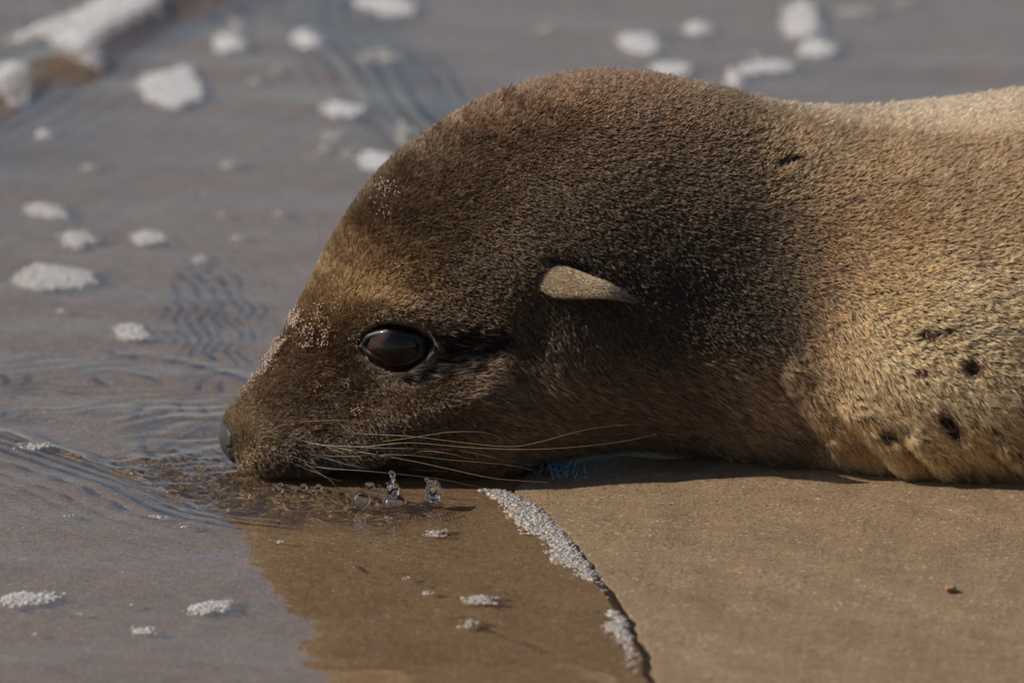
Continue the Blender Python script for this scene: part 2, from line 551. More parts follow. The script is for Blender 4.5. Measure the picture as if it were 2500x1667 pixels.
def scar_mask(P, grow=1.0):
    m = np.zeros(P.shape[:-1])
    for x, y, a, b, tl, dp in SCARS:
        t = math.radians(tl); dx = P[..., 0] - x; dy = P[..., 1] - y
        u = (dx * math.cos(t) + dy * math.sin(t)) / (a * grow); v = (-dx * math.sin(t) + dy * math.cos(t)) / (b * grow)
        m = np.maximum(m, np.where(u * u + v * v < 1, 1.0, 0.0))
    return m

def sculpt():
    P = NP
    near = BV[..., 1] < RR[:, 5][:, None]
    h = np.zeros(P.shape[:-1])
    def g(x, y, sx, sy, a, tl=0):
        t = math.radians(tl); dx = P[..., 0] - x; dy = P[..., 1] - y
        u = (dx * math.cos(t) + dy * math.sin(t)) / sx; v = (-dx * math.sin(t) + dy * math.cos(t)) / sy
        return a * np.exp(-(u * u + v * v))
    side = smooth(0.0, .35, np.abs(BN[..., 1])) * smooth(562, 625, P[..., 0])
    h += g(965, 752, 100, 36, .0060, 8) * side          # brow
    h += g(850, 800, 28, 60, .0012) * side
    h += g(838, 905, 55, 60, -.0028) * side            # hollow before the eye
    h += g(1060, 985, 150, 40, .0058, -16) * side
    h += g(1300, 850, 55, 110, -.0032, 8) * side      # cheek bone below the eye
    h += g(1115, 868, 115, 42, -.0068, -8) * side      # tear hollow behind the eye
    h += g(690, 1085, 75, 60, .0046) * side            # whisker pad
    h += g(610, 1075, 40, 50, .0022) * side
    h += g(820, 1100, 90, 40, .0022) * side
    h += g(1300, 660, 95, 60, .0030, 20) * side        # ear root
    h += g(1395, 660, 60, 22, -.0050, 22) * side       # ear pit
    h += g(1180, 640, 130, 110, .0022) * side          # temple
    lipy = np.interp(P[..., 0], [560, 640, 760, 880, 1000, 1100], [1160, 1168, 1150, 1128, 1105, 1095]) + 6 * np.sin(P[..., 0] / 23)
    jaw = smooth(-6, 16, P[..., 1] - lipy) * smooth(600, 660, P[..., 0]) * smooth(1230, 1000, P[..., 0])
    h += -.0085 * jaw * side                            # the lower jaw is set in under the lip
    h += g(1380, 980, 230, 55, .0020, 8) * side        # jowl
    h += g(1760, 760, 140, 170, -.0015, 35) * side     # neck hollow
    h += g(2240, 860, 190, 210, .0065) * side          # shoulder
    # loose skin folds low on the chest
    for pts, a, w in (([(2030, 985), (2095, 1040), (2150, 1100), (2210, 1165)], .0034, 30), ([(2200, 1055), (2262, 1115), (2330, 1190)], .0030, 24),
                      ([(2415, 1080), (2465, 1130), (2520, 1185)], .0030, 26), ([(1880, 900), (1960, 985), (2010, 1060)], .0020, 45)):
        q, s, qa = seg_dist(spline2(np.array(pts, float), 4), P)
        sg = q * s
        h += side * a * smooth(-.05, .25, qa) * smooth(1190, 1110, P[..., 1]) * (np.exp(-((sg + w * .7) / w) ** 2) - .9 * np.exp(-((sg - w * .45) / (w * .55)) ** 2))
    h += side * .0005 * Waves(41, 14, 260, .3)(np.concatenate([P, P[..., :1] * 0], -1)[..., :2]) * smooth(1300, 1900, P[..., 0])
    # eye socket: sink the lid opening
    sd_ = poly_sd(LID, P)
    h += -.0080 * smooth(14, -10, sd_) * side
    for x, y, a, b, tl, dp in SCARS:
        t = math.radians(tl); dx = P[..., 0] - x; dy = P[..., 1] - y
        u = (dx * math.cos(t) + dy * math.sin(t)) / a; v = (-dx * math.sin(t) + dy * math.cos(t)) / b
        h += near * side * -1.7 * dp * np.exp(-(u * u + v * v) ** 2 * .7)
    return h

BV = BV + BN * sculpt()[..., None]
BN, BDU, _ = grid_normals(BV)
if ((BN * (BV - cen_mid)).sum(-1)).mean() < 0: BN = -BN
NP = near_px(BV)
PX = proj(BV)
view = CAM - BV; view /= np.linalg.norm(view, axis=-1)[..., None]
FACING = (BN * view).sum(-1)
NU = BV.shape[0]
ph = np.linspace(0, 2 * np.pi, NV, endpoint=False)
NEAR = (ph[None, :] < np.pi) & np.ones((NU, 1), bool)

lion = bpy.data.objects.new("sea_lion", None); C.objects.link(lion)
tag(lion, "brown young sea lion lying on its belly with its chin in the shallow water", "sea lion")
lion.empty_display_size = .05

def close_ends(V):
    Vf = V.reshape(-1, 3)
    F = [grid_faces(NU, NV, True)]
    c0 = V[0].mean(0); c1 = V[-1].mean(0)
    Vf = np.vstack([Vf, c0, c1]); n = NU * NV
    j = np.arange(NV); j2 = (j + 1) % NV
    a = np.stack([np.full(NV, n), j2, j, j], -1); b = np.stack([np.full(NV, n + 1), (NU - 1) * NV + j, (NU - 1) * NV + j2, (NU - 1) * NV + j2], -1)
    return Vf, F[0], a[:, :3], b[:, :3]

def body_object():
    Vf, q, a, b = close_ends(BV)
    tri = np.vstack([q[:, [0, 1, 2]], q[:, [0, 2, 3]], a, b])
    e1 = Vf[tri[0, 1]] - Vf[tri[0, 0]]
    k = len(q) // 3
    nn = np.cross(Vf[q[k, 1]] - Vf[q[k, 0]], Vf[q[k, 2]] - Vf[q[k, 0]])
    if nn @ BN.reshape(-1, 3)[q[k, 0]] < 0: tri = tri[:, ::-1]
    o = mesh_obj("body", Vf, tri, M_SKIN, lion)
    return o
body_object()

VIS = NEAR & (FACING > 0.02)
vis_idx = np.argwhere(VIS)
vis_px = PX[VIS]
kd2 = kdtree.KDTree(len(vis_px))
for i, p in enumerate(vis_px): kd2.insert((p[0], p[1], 0), i)
kd2.balance()

def surf(px, py):
    _, i, _ = kd2.find((px, py, 0))
    a, b = vis_idx[i]
    return BV[a, b].copy(), BN[a, b].copy()

# ------------------------------------------------------------------ eye
M_EYE = noisy("dark_brown_iris", (.010, .0045, .0035), (.035, .013, .010), 300, .5, .0)
M_LID = principled("wet_black_eyelid", (.007, .006, .006), .5, .35)
M_NOSE = noisy("grey_nose_leather", (.016, .014, .013), (.045, .040, .038), 900, .42, .5, .0003, 1800)
M_EARSKIN = noisy("ear_skin", (.04, .028, .02), (.07, .05, .035), 400, .6, .3)

def eye():
    p, n = surf(962, 848)
    n = np.array([-.18, -.97, .12]); n /= np.linalg.norm(n)
    rim = np.array([surf(*q)[0] for q in LID])
    p = rim.mean(0)
    R = .0180
    c = p - n * .0125
    V, F = ico(5)
    # slight corneal bulge along the gaze
    V = V * (1 + .05 * np.exp(-((1 - V @ n) / .18))[:, None])
    e = mesh_obj("eye", c + V * R, F, M_EYE, lion)
    cm, nt, N, L, out = mat("wet_cornea")
    gl = N.new("ShaderNodeBsdfGlossy"); gl.inputs["Roughness"].default_value = .02
    tr = N.new("ShaderNodeBsdfTransparent"); fr = N.new("ShaderNodeFresnel"); fr.inputs[0].default_value = 1.376
    ms = N.new("ShaderNodeMixShader"); L.new(fr.outputs[0], ms.inputs[0]); L.new(tr.outputs[0], ms.inputs[1]); L.new(gl.outputs[0], ms.inputs[2]); L.new(ms.outputs[0], out.inputs[0])
    mesh_obj("cornea", c + V * (R + .0005), F, cm, e)
    # lids: a band from the fur edge down onto the ball
    def on_ball(px, py, r):
        d = ray(np.array(px), np.array(py)); d = d / np.linalg.norm(d)
        oc = CAM - c; b = d @ oc; q = b * b - (oc @ oc - r * r)
        t = -b - math.sqrt(q) if q > 0 else -b
        return CAM + d * t
    per = 6
    lo = spline2(LID, per, True); op = spline2(OPEN, per, True)
    rows = []
    for k, f in enumerate(np.linspace(0, 1, 9)):
        row = []
        for i in range(len(lo)):
            pp = lo[i] * (1 - f) + op[i] * f
            s_, sn = surf(*lo[i])
            b_ = on_ball(op[i][0], op[i][1], R + .0006)
            a_ = s_ + sn * .0015
            v = a_ * (1 - f) + b_ * f + n * .0006 * math.sin(math.pi * min(1, f * 1.02)) ** .8
            row.append(v)
        rows.append(row)
    V = np.array(rows)
    for _ in range(5): V = .5 * V + .25 * (np.roll(V, 1, 1) + np.roll(V, -1, 1))
    F = grid_faces(V.shape[0], V.shape[1], True)
    mesh_obj("eyelid", V.reshape(-1, 3), F, M_LID, lion)
eye()

# ------------------------------------------------------------------ nose leather: a patch lifted off the snout tip
def nose():
    NR = 230
    V = BV[:NR]; P = NP[:NR]
    lift = smooth(6, -6, poly_sd(NOSE, P))
    nz = .0012 * lift - .003 * (1 - lift)
    d, _, _ = seg_dist(np.array([(562, 1092), (567, 1108), (574, 1122)], float), P)
    nz = nz - .0013 * np.exp(-(d / 4) ** 2)
    W = V + BN[:NR] * nz[..., None]
    F = grid_faces(NR, NV, True)
    keep = (lift > .02).reshape(-1)
    F = F[keep[F].any(1)]
    c = W[0].mean(0)
    Vf = np.vstack([W.reshape(-1, 3), c]); n = NR * NV
    j = np.arange(NV)
    cap = np.stack([np.full(NV, n), (j + 1) % NV, j], -1)
    tri = np.vstack([F[:, [0, 1, 2]], F[:, [0, 2, 3]], cap])
    u = np.unique(tri); rm = np.full(len(Vf), -1); rm[u] = np.arange(len(u))
    mesh_obj("nose", Vf[u], rm[tri], M_NOSE, lion)
nose()

# ------------------------------------------------------------------ ear: a small rolled cone lying back
EAR = {}
def ear():
    base, n = surf(1330, 690)
    tip = at_y(1552, 736, base[1] - .010)
    p0 = base - n * .010
    path = np.array([p0, at_y(1375, 690, base[1] + .0005), at_y(1430, 700, base[1] - .008), at_y(1490, 712, base[1] - .012), tip])
    path = cubic(np.linspace(0, 4, 40), path)
    f = np.linspace(0, 1, 40)
    wid = .0090 * (1 - f) ** .85 * smooth(-.25, .28, f) + .0003
    thick = .0080 * (1 - f) ** .6 + .0006
    T = np.gradient(path, axis=0); T /= np.linalg.norm(T, axis=1)[:, None]
    out = np.array([0.0, -1.0, .25]); out /= np.linalg.norm(out)
    A = np.cross(T, out); A /= np.linalg.norm(A, axis=1)[:, None]
    A = np.where((A[:, 2] < 0)[:, None], -A, A)             # up side of the pinna
    B = np.cross(A, T); B = np.where((B[:, 1] > 0)[:, None], -B, B)
    th = np.linspace(0, 2 * np.pi, 28, endpoint=False)
    # crescent section: front convex, underside hollowed
    a = np.cos(th); b = np.sin(th)
    bb = np.where(b > 0, b, b * .35) + .25 * (1 - a * a) * 0
    V = path[:, None] + wid[:, None, None] * a[None, :, None] * A[:, None] + thick[:, None, None] * bb[None, :, None] * B[:, None]
    # lower lip of the roll curls away from the skull
    curl = smooth(-.2, -1, a)[None, :] * wid[:, None] * .45
    V = V + curl[..., None] * B[:, None]
    F = [tuple(x) for x in grid_faces(40, 28, True)] + [tuple(range(39 * 28, 40 * 28))]
    o = mesh_obj("ear", V.reshape(-1, 3), F, M_EARSKIN, lion)
    nn = np.cross(np.roll(V, -1, 1) - V, np.gradient(V, axis=0)); nn /= np.maximum(np.linalg.norm(nn, axis=-1)[..., None], 1e-12)
    if ((nn * (V - path[:, None])).sum(-1)).mean() < 0: nn = -nn
    EAR.update(V=V, n=nn, T=T, f=f, o=o)
    # far ear, mirrored about the middle plane of the skull
    Vm = V.copy(); Vm[..., 1] = 2 * -.005 - Vm[..., 1]
    m2 = mesh_obj("ear", Vm.reshape(-1, 3), [q[::-1] for q in F], M_EARSKIN, lion)
ear()

# ------------------------------------------------------------------ fur
FLOW = np.array([   # px, py, direction in the picture (x right, y down)
 (560, 1020, .3, -1), (590, 960, .55, -.85), (700, 800, .6, -.8), (790, 640, .75, -.65), (900, 480, .85, -.5), (1060, 340, .9, -.3), (1300, 210, .6, -.4), (1500, 180, .5, -.5),
 (620, 1090, .95, .15), (700, 1000, 1, -.15), (700, 1150, .9, .45), (800, 930, .9, -.2), (830, 800, .75, -.7), (960, 740, 1, -.2), (1080, 700, 1, .1), (1000, 960, .9, .35), (1120, 940, .95, .05), (1180, 860, .9, -.35),
 (900, 1080, .95, .3), (1100, 1040, .85, .5), (1250, 860, .55, .8), (1300, 560, .8, .35), (1250, 420, .9, .1), (1450, 500, .8, .3), (1450, 330, .7, .1), (1400, 830, .5, .85), (1350, 980, .85, .55), (1600, 900, .85, .5),
 (1550, 1020, .95, .3), (1650, 700, .7, .6), (1750, 480, .9, .2), (1800, 800, .85, .4), (1850, 1000, .9, .45), (1900, 330, .75, -.6), (2000, 290, .5, -.8), (2200, 300, .6, -.6), (2450, 280, .7, -.4), (2100, 450, .9, -.05), (2300, 500, 1, .05),
 (2000, 650, .95, .2), (2250, 800, 1, .08), (2420, 800, 1, .15), (2050, 850, .85, .45), (2100, 1000, .75, .65), (2250, 1000, .8, .5), (2400, 1000, .85, .5), (2400, 1130, .45, .9), (2200, 1130, .7, .75), (2700, 700, 1, .1)], float)

def hair_material():
    m, nt, N, L, out = mat("sea_lion_fur")
    at = N.new("ShaderNodeAttribute"); at.attribute_name = "fur_color"
    hi = N.new("ShaderNodeHairInfo")
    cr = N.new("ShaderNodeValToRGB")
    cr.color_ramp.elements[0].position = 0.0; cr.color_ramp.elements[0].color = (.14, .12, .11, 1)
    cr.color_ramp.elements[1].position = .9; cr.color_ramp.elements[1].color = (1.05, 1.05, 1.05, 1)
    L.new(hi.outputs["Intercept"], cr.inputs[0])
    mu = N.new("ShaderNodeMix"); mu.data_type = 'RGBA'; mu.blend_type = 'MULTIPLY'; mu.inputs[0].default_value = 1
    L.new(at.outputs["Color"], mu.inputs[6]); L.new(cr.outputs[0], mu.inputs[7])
    h = N.new("ShaderNodeBsdfHairPrincipled")
    h.parametrization = 'COLOR'
    h.inputs["Roughness"].default_value = .38
    h.inputs["Radial Roughness"].default_value = .6
    if "Coat" in h.inputs: h.inputs["Coat"].default_value = .1
    h.inputs["Random Roughness"].default_value = .2
    h.inputs["IOR"].default_value = 1.42
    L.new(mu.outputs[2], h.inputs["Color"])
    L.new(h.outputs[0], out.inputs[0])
    return m
M_HAIR = hair_material()

def add_hair(name, pts, radius, color, parent, material=None):
    """pts (N,K,3), radius (N,K), color (N,3)"""
    n, k = pts.shape[:2]
    hc = bpy.data.hair_curves.new(name)
    hc.add_curves([k] * n)
    hc.attributes["position"].data.foreach_set("vector", pts.astype(np.float32).ravel())
    ra = hc.attributes.get("radius") or hc.attributes.new("radius", 'FLOAT', 'POINT')
    ra.data.foreach_set("value", radius.astype(np.float32).ravel())
    ca = hc.attributes.new("fur_color", 'FLOAT_COLOR', 'CURVE')
    col = np.concatenate([color, np.ones((n, 1))], 1)
    ca.data.foreach_set("color", col.astype(np.float32).ravel())
    hc.materials.append(material or M_HAIR)
    o = bpy.data.objects.new(name, hc); C.objects.link(o)
    o.parent = parent
    return o

def mixc(base, col, m): return base * (1 - m[:, None]) + np.asarray(col)[None] * m[:, None]

def fur():
    V = BV; n_hair = 790000
    dv = np.roll(V, -1, 1)
    area = np.linalg.norm(np.cross(V[1:] - V[:-1], dv[:-1] - V[:-1]), axis=-1)
    w = area.copy()
    fc = FACING[:-1]; P = PX[:-1]
    w *= np.where(fc > .0, 1.0, np.where(fc > -.55, .55, 0.0))
    w *= np.where(P[..., 0] < 2620, 1.0, .16)           # sparser, coarser coat beyond the frame
    w *= np.where(V[:-1, :, 2] < -.004, .0, 1)
    # finer coat on the face
    w *= np.interp(P[..., 0], [560, 800, 1300, 2000, 2600], [1.9, 1.6, 1.15, 1.1, 1.1])
    nside = NEAR[:-1]
    NPs = NP[:-1]
    w *= np.where(poly_sd(LID, NPs) < -3, 0, 1)
    w *= np.where(poly_sd(NOSE, NPs) < 1, 0, 1)
    w *= np.where((scar_mask(NPs, 1.0) > 0) & nside, 0.0, 1)
    w = w.ravel(); cw = np.cumsum(w); cw /= cw[-1]
    idx = np.searchsorted(cw, rng.random(n_hair))
    a, b = np.divmod(idx, NV)
    fu, fv = rng.random((2, n_hair, 1))
    b2 = (b + 1) % NV
    def bil(A): return (A[a, b] * (1 - fu) + A[a + 1, b] * fu) * (1 - fv) + (A[a, b2] * (1 - fu) + A[a + 1, b2] * fu) * fv
    p = bil(V); n = bil(BN); n /= np.linalg.norm(n, axis=1)[:, None]
    Q = bil(NP)                                # near-side pixel (mirrored for the far half)
    isnear = NEAR[a, b]
    # flow
    acc = np.zeros((n_hair, 2)); ws = np.zeros(n_hair)
    for x, y, dx, dy in FLOW:
        d2 = ((Q[:, 0] - x) ** 2 + (Q[:, 1] - y) ** 2) / 90 ** 2
        k = 1 / (d2 + .15) ** 2
        L_ = math.hypot(dx, dy)
        acc += k[:, None] * np.array([dx / L_, dy / L_]); ws += k
    acc /= ws[:, None]
    wv = np.stack([acc[:, 0], np.zeros(n_hair), -acc[:, 1]], -1)
    t = wv - n * (n * wv).sum(1)[:, None]
    tl = np.linalg.norm(t, axis=1)
    tu = bil(BDU); tu /= np.linalg.norm(tu, axis=1)[:, None]
    t = t + tu * .25 * (1 - np.minimum(1, tl))[:, None]
    t /= np.linalg.norm(t, axis=1)[:, None]
    s_ = np.cross(n, t)
    X, Y = Q[:, 0], Q[:, 1]
    Q3 = Q / 5000.0
    nz1 = Waves(51, 16, .012, .4)(Q3); nz2 = Waves(52, 16, .0045, .4)(Q3); nz3 = Waves(53, 12, .05, .3)(Q3)
    # length and lift maps
    snout = smooth(900, 640, X)
    throat = smooth(820, 960, Y + (X < 1150) * -80) * smooth(1080, 1250, X) * smooth(2050, 1850, X)
    low = smooth(960, 1060, Y) * smooth(1950, 2050, X)
    body_ = smooth(1750, 2100, X)
    length = .0029 - .0011 * snout + .0007 * body_ + .0026 * throat + .0012 * low
    lift = np.radians(46 - 8 * snout - 20 * body_ - 30 * throat - 10 * low + 4 * nz3 + 3 * nz2)
    top = smooth(.45, .9, n[:, 2]) * smooth(1050, 1300, X)
    lift += np.radians(14) * top
    eyez = smooth(60, 0, poly_sd(LID, Q))
    length *= 1 - .5 * eyez; lift *= 1 - .45 * eyez
    tearsd = poly_sd(TEAR, Q)
    tear = smooth(6, -12, tearsd + 5 * nz2)
    length = length * (1 - tear) + .0062 * tear; lift = lift * (1 - tear) + np.radians(7) * tear
    lip = smooth(1080, 1130, Y) * smooth(1150, 1000, X)
    length *= 1 + .5 * lip
    cell0 = np.floor(p / .0009).astype(np.int64)
    _, f0, i0 = np.unique((cell0[:, 0] * 73856093) ^ (cell0[:, 1] * 19349663) ^ (cell0[:, 2] * 83492791), return_index=True, return_inverse=True)
    lock = rng.normal(0, 1, n_hair)[f0[i0]]; lock2 = rng.normal(0, 1, n_hair)[f0[i0]]
    out_ = X > 2620
    length = np.where(out_, .0080, length); lift = np.where(out_, np.radians(14), lift)
    length *= rng.uniform(.75, 1.15, n_hair) * (1 + .18 * lock).clip(.5, 1.6)
    yaw = np.radians(6 * nz1 + 5 * nz2 + 10 * lock2 + rng.normal(0, 6, n_hair)) * (1 - .6 * tear) * (1 - .4 * throat)
    lift = lift + np.radians(8 * lock + rng.normal(0, 5, n_hair)) * (1 - .6 * tear)
    t2 = t * np.cos(yaw)[:, None] + s_ * np.sin(yaw)[:, None]
    d1 = t2 * np.cos(lift)[:, None] + n * np.sin(lift)[:, None]
    l2 = lift * .55
    d2 = t2 * np.cos(l2)[:, None] + n * np.sin(l2)[:, None]
    p0 = p - n * .0003
    p1 = p0 + d1 * (length * .45)[:, None]
    p2 = p1 + (d1 * .4 + d2 * .6) * (length * .32)[:, None]
    p3 = p2 + d2 * (length * .28)[:, None]
    # clumps: tips gather towards neighbouring lock tips
    def clump(size, k1, k2, k3, mask):
        nonlocal p1, p2, p3
        cell = np.floor(p / size).astype(np.int64)
        key = (cell[:, 0] * 73856093) ^ (cell[:, 1] * 19349663) ^ (cell[:, 2] * 83492791)
        _, first, inv = np.unique(key, return_index=True, return_inverse=True)
        g = first[inv]
        off = p - p[g]
        p1 -= off * (k1 * mask)[:, None]; p2 -= off * (k2 * mask)[:, None]; p3 -= off * (k3 * mask)[:, None]
        return g
    g = clump(.0009, .05, .28, .55, (1 - .5 * throat) * (1 - tear))
    g2 = clump(.0024, .3, .6, .85, tear)
    lk2 = rng.normal(0, 1, n_hair)[g2].clip(-1.5, 2)
    # locks differ from their neighbours in shade and stance
    lk = rng.normal(0, 1, n_hair)[g]
    # colour
    col = np.tile(np.array([.112, .074, .042]), (n_hair, 1))
    crown = smooth(480, 220, Y) * smooth(1000, 1200, X) * smooth(1850, 1600, X)
    col = mixc(col, (.150, .084, .048), crown)
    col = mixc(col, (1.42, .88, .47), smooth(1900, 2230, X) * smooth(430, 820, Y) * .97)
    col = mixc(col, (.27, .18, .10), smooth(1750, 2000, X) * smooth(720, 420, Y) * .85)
    col = mixc(col, (.80, .56, .34), smooth(.955, .995, n[:, 2]) * smooth(1600, 1800, X) * .6)  # rim light along the back, painted into the hair colour
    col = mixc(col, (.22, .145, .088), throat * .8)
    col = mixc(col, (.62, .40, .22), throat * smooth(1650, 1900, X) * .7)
    col = mixc(col, (1.0, .58, .26), low * .8)
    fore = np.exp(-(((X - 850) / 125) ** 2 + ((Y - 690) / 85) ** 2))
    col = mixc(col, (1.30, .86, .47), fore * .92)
    mz = smooth(850, 700, X) * smooth(930, 850, Y + 0 * X) 
    col = mixc(col, (.26, .145, .075), snout * smooth(1000, 900, Y) * .8)
    pad = np.exp(-(((X - 610) / 60) ** 2 + ((Y - 1050) / 60) ** 2))
    col = mixc(col, (.55, .37, .20), pad * .85)
    for fx, fy in ((650, 1065), (672, 1082), (690, 1060), (705, 1098), (728, 1078), (742, 1108), (770, 1090), (700, 1128), (735, 1132), (665, 1110), (640, 1095), (760, 1062), (800, 1100), (690, 1150)):
        col = mixc(col, (.03, .02, .014), .85 * np.exp(-(((X - fx) / 11) ** 2 + ((Y - fy) / 8) ** 2)))
    col = mixc(col, (.035, .024, .017), smooth(1085, 1135, Y + 8 * nz1) * smooth(1200, 1000, X) * smooth(600, 690, X) * .92)  # wet black lip fur, with the shade under the muzzle painted in
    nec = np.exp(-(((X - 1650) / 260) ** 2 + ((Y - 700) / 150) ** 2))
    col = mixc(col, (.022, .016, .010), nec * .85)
    col = mixc(col, (.016, .012, .009), tear)
    col = mixc(col, (.05, .04, .03), smooth(10, -2, poly_sd(LID, Q)))
    sc = scar_mask(Q, 1.35) * isnear
    col = mixc(col, (.03, .02, .014), sc * .9)
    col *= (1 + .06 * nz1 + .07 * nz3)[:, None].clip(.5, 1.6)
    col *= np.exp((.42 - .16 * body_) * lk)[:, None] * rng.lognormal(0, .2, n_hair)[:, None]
    ear_shade = 1.0 * np.exp(-(((X - 1405) * .93 + (Y - 652) * .37) / 55) ** 2 - ((-(X - 1405) * .37 + (Y - 652) * .93) / 15) ** 2)
    col = mixc(col, (.012, .009, .007), ear_shade * .9)  # shade in the hollow above the ear, painted into the fur
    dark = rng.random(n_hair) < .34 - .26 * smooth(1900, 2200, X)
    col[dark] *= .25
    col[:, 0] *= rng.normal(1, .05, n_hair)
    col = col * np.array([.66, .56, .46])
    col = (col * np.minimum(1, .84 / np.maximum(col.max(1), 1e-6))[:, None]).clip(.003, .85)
    pts = np.stack([p0, p1, p2, p3], 1)
    r = np.interp(X, [600, 1000, 2500], [.000085, .000105, .00012]) * rng.uniform(.8, 1.25, n_hair)
    r = np.where(out_, r * 3.0, r)
    rad = r[:, None] * np.array([1.0, .95, .7, .12])[None]
    tm = tear > rng.uniform(.30, .70, n_hair)
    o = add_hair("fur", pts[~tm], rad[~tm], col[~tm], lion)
    tag(o, kind="stuff")
    wet, nt, N, L, out = mat("wet_dark_fur")
    wb = N.new("ShaderNodeBsdfPrincipled"); wb.inputs["Roughness"].default_value = .5; wb.inputs["Specular IOR Level"].default_value = .08
    wa = N.new("ShaderNodeAttribute"); wa.attribute_name = "fur_color"
    L.new(wa.outputs["Color"], wb.inputs["Base Color"]); L.new(wb.outputs[0], out.inputs[0])
    o = add_hair("wet_fur", pts[tm], rad[tm], np.array([.013, .0095, .0075]) * np.exp(1.1 * lk2[tm])[:, None], lion, wet)  # wet fur, coloured darker still for the shade behind the eyeball
    tag(o, label="sleek black wet fur in the tear stain behind the eye", kind="stuff")
fur()

def ear_fur():
    V, n, T, f = EAR["V"], EAR["n"], EAR["T"], EAR["f"]
    m = 9000
    a = rng.integers(1, 38, m); b = rng.integers(0, 28, m)
    b2 = (b + 1) % 28
    u = rng.random((m, 1)); v = rng.random((m, 1))
    p = (V[a, b] * (1 - u) + V[a + 1, b] * u) * (1 - v) + (V[a, b2] * (1 - u) + V[a + 1, b2] * u) * v
    nn = n[a, b]; t = T[a] + rng.normal(0, .18, (m, 3))
    L_ = .0026 * rng.uniform(.6, 1.2, m) * (1 - .5 * f[a])
    d = t * .93 + nn * .30; d /= np.linalg.norm(d, axis=1)[:, None]
    pts = np.stack([p, p + d * (L_ * .5)[:, None], p + (d * .9 + t * .1) * L_[:, None]], 1)
    rad = np.tile(np.array([.00010, .00008, .00002]), (m, 1))
    col = mixc(np.tile(np.array([.38, .245, .13]), (m, 1)), (.03, .028, .028), smooth(.45, .95, f[a]))
    col *= rng.lognormal(0, .25, m)[:, None]
    o = add_hair("ear_fur", pts, rad, col.clip(.01, .8), EAR["o"])
    tag(o, kind="stuff")
ear_fur()

# ------------------------------------------------------------------ whiskers
def whisker_material():
    m, nt, N, L, out = mat("whisker_horn")
    b = N.new("ShaderNodeBsdfPrincipled"); tc = N.new("ShaderNodeTexCoord"); sx = N.new("ShaderNodeSeparateXYZ")
    mr = N.new("ShaderNodeMapRange"); mr.inputs["From Min"].default_value = -.065; mr.inputs["From Max"].default_value = -.015
    cr = N.new("ShaderNodeValToRGB")
    cr.color_ramp.elements[0].color = (.035, .030, .028, 1); cr.color_ramp.elements[1].color = (.20, .125, .06, 1)
    L.new(tc.outputs["Object"], sx.inputs[0]); L.new(sx.outputs[0], mr.inputs["Value"]); L.new(mr.outputs[0], cr.inputs[0])
    L.new(cr.outputs[0], b.inputs["Base Color"]); b.inputs["Roughness"].default_value = .32
    L.new(b.outputs[0], out.inputs[0])
    return m
M_WHISKER = whisker_material()
M_WHISK_TAN = principled("tan_bristle", (.26, .14, .05), .35)

WHISK = [
 ([(705, 1064), (773, 1084), (885, 1090), (1000, 1081), (1159, 1093), (1287, 1097), (1415, 1090), (1526, 1076), (1603, 1060)], .00036, 0),
 ([(816, 1052), (872, 1058), (991, 1064), (1056, 1071), (1096, 1076), (1239, 1090), (1319, 1078), (1415, 1052), (1510, 1038), (1571, 1037)], .00026, 0),
 ([(930, 1078), (1006, 1068), (1057, 1060), (1105, 1054), (1179, 1055), (1223, 1068)], .00018, 1),
 ([(752, 1088), (840, 1090), (920, 1093), (1000, 1095), (1080, 1097), (1128, 1101), (1191, 1113), (1236, 1127)], .00027, 0),
 ([(960, 1118), (1000, 1108), (1029, 1102), (1054, 1101), (1105, 1109), (1153, 1122)], .00017, 1),
 ([(752, 1109), (842, 1114), (920, 1110), (1000, 1111), (1096, 1122), (1223, 1133), (1293, 1145)], .00028, 0),
 ([(780, 1086), (880, 1103), (1000, 1124), (1080, 1141), (1191, 1165), (1255, 1172), (1338, 1177)], .00040, 0),
 ([(718, 1133), (800, 1143), (900, 1150), (1000, 1160), (1080, 1170), (1128, 1180), (1172, 1190)], .00027, 0),
 ([(731, 1030), (799, 1026), (872, 1026)], .00018, 1),
 ([(683, 1098), (719, 1115), (752, 1128), (790, 1140)], .00030, 0),
 ([(752, 1108), (805, 1121), (845, 1133), (900, 1143)], .00030, 0),
 ([(719, 1133), (763, 1150), (805, 1167), (835, 1175)], .00030, 0),
 ([(742, 1129), (773, 1150), (800, 1168), (814, 1178), (820, 1190), (827, 1205)], .00018, 1),
 ([(643, 1065), (664, 1066), (685, 1072)], .00016, 1),
 ([(769, 1081), (799, 1091), (864, 1118)], .00018, 1),
 ([(605, 1112), (610, 1122), (618, 1131)], .00015, 1),
 ([(708, 1165), (716, 1174), (727, 1188)], .00017, 1),
 ([(906, 1169), (950, 1180), (1004, 1193)], .00017, 1),
 ([(1000, 1146), (1038, 1148), (1092, 1151)], .00018, 1),
]
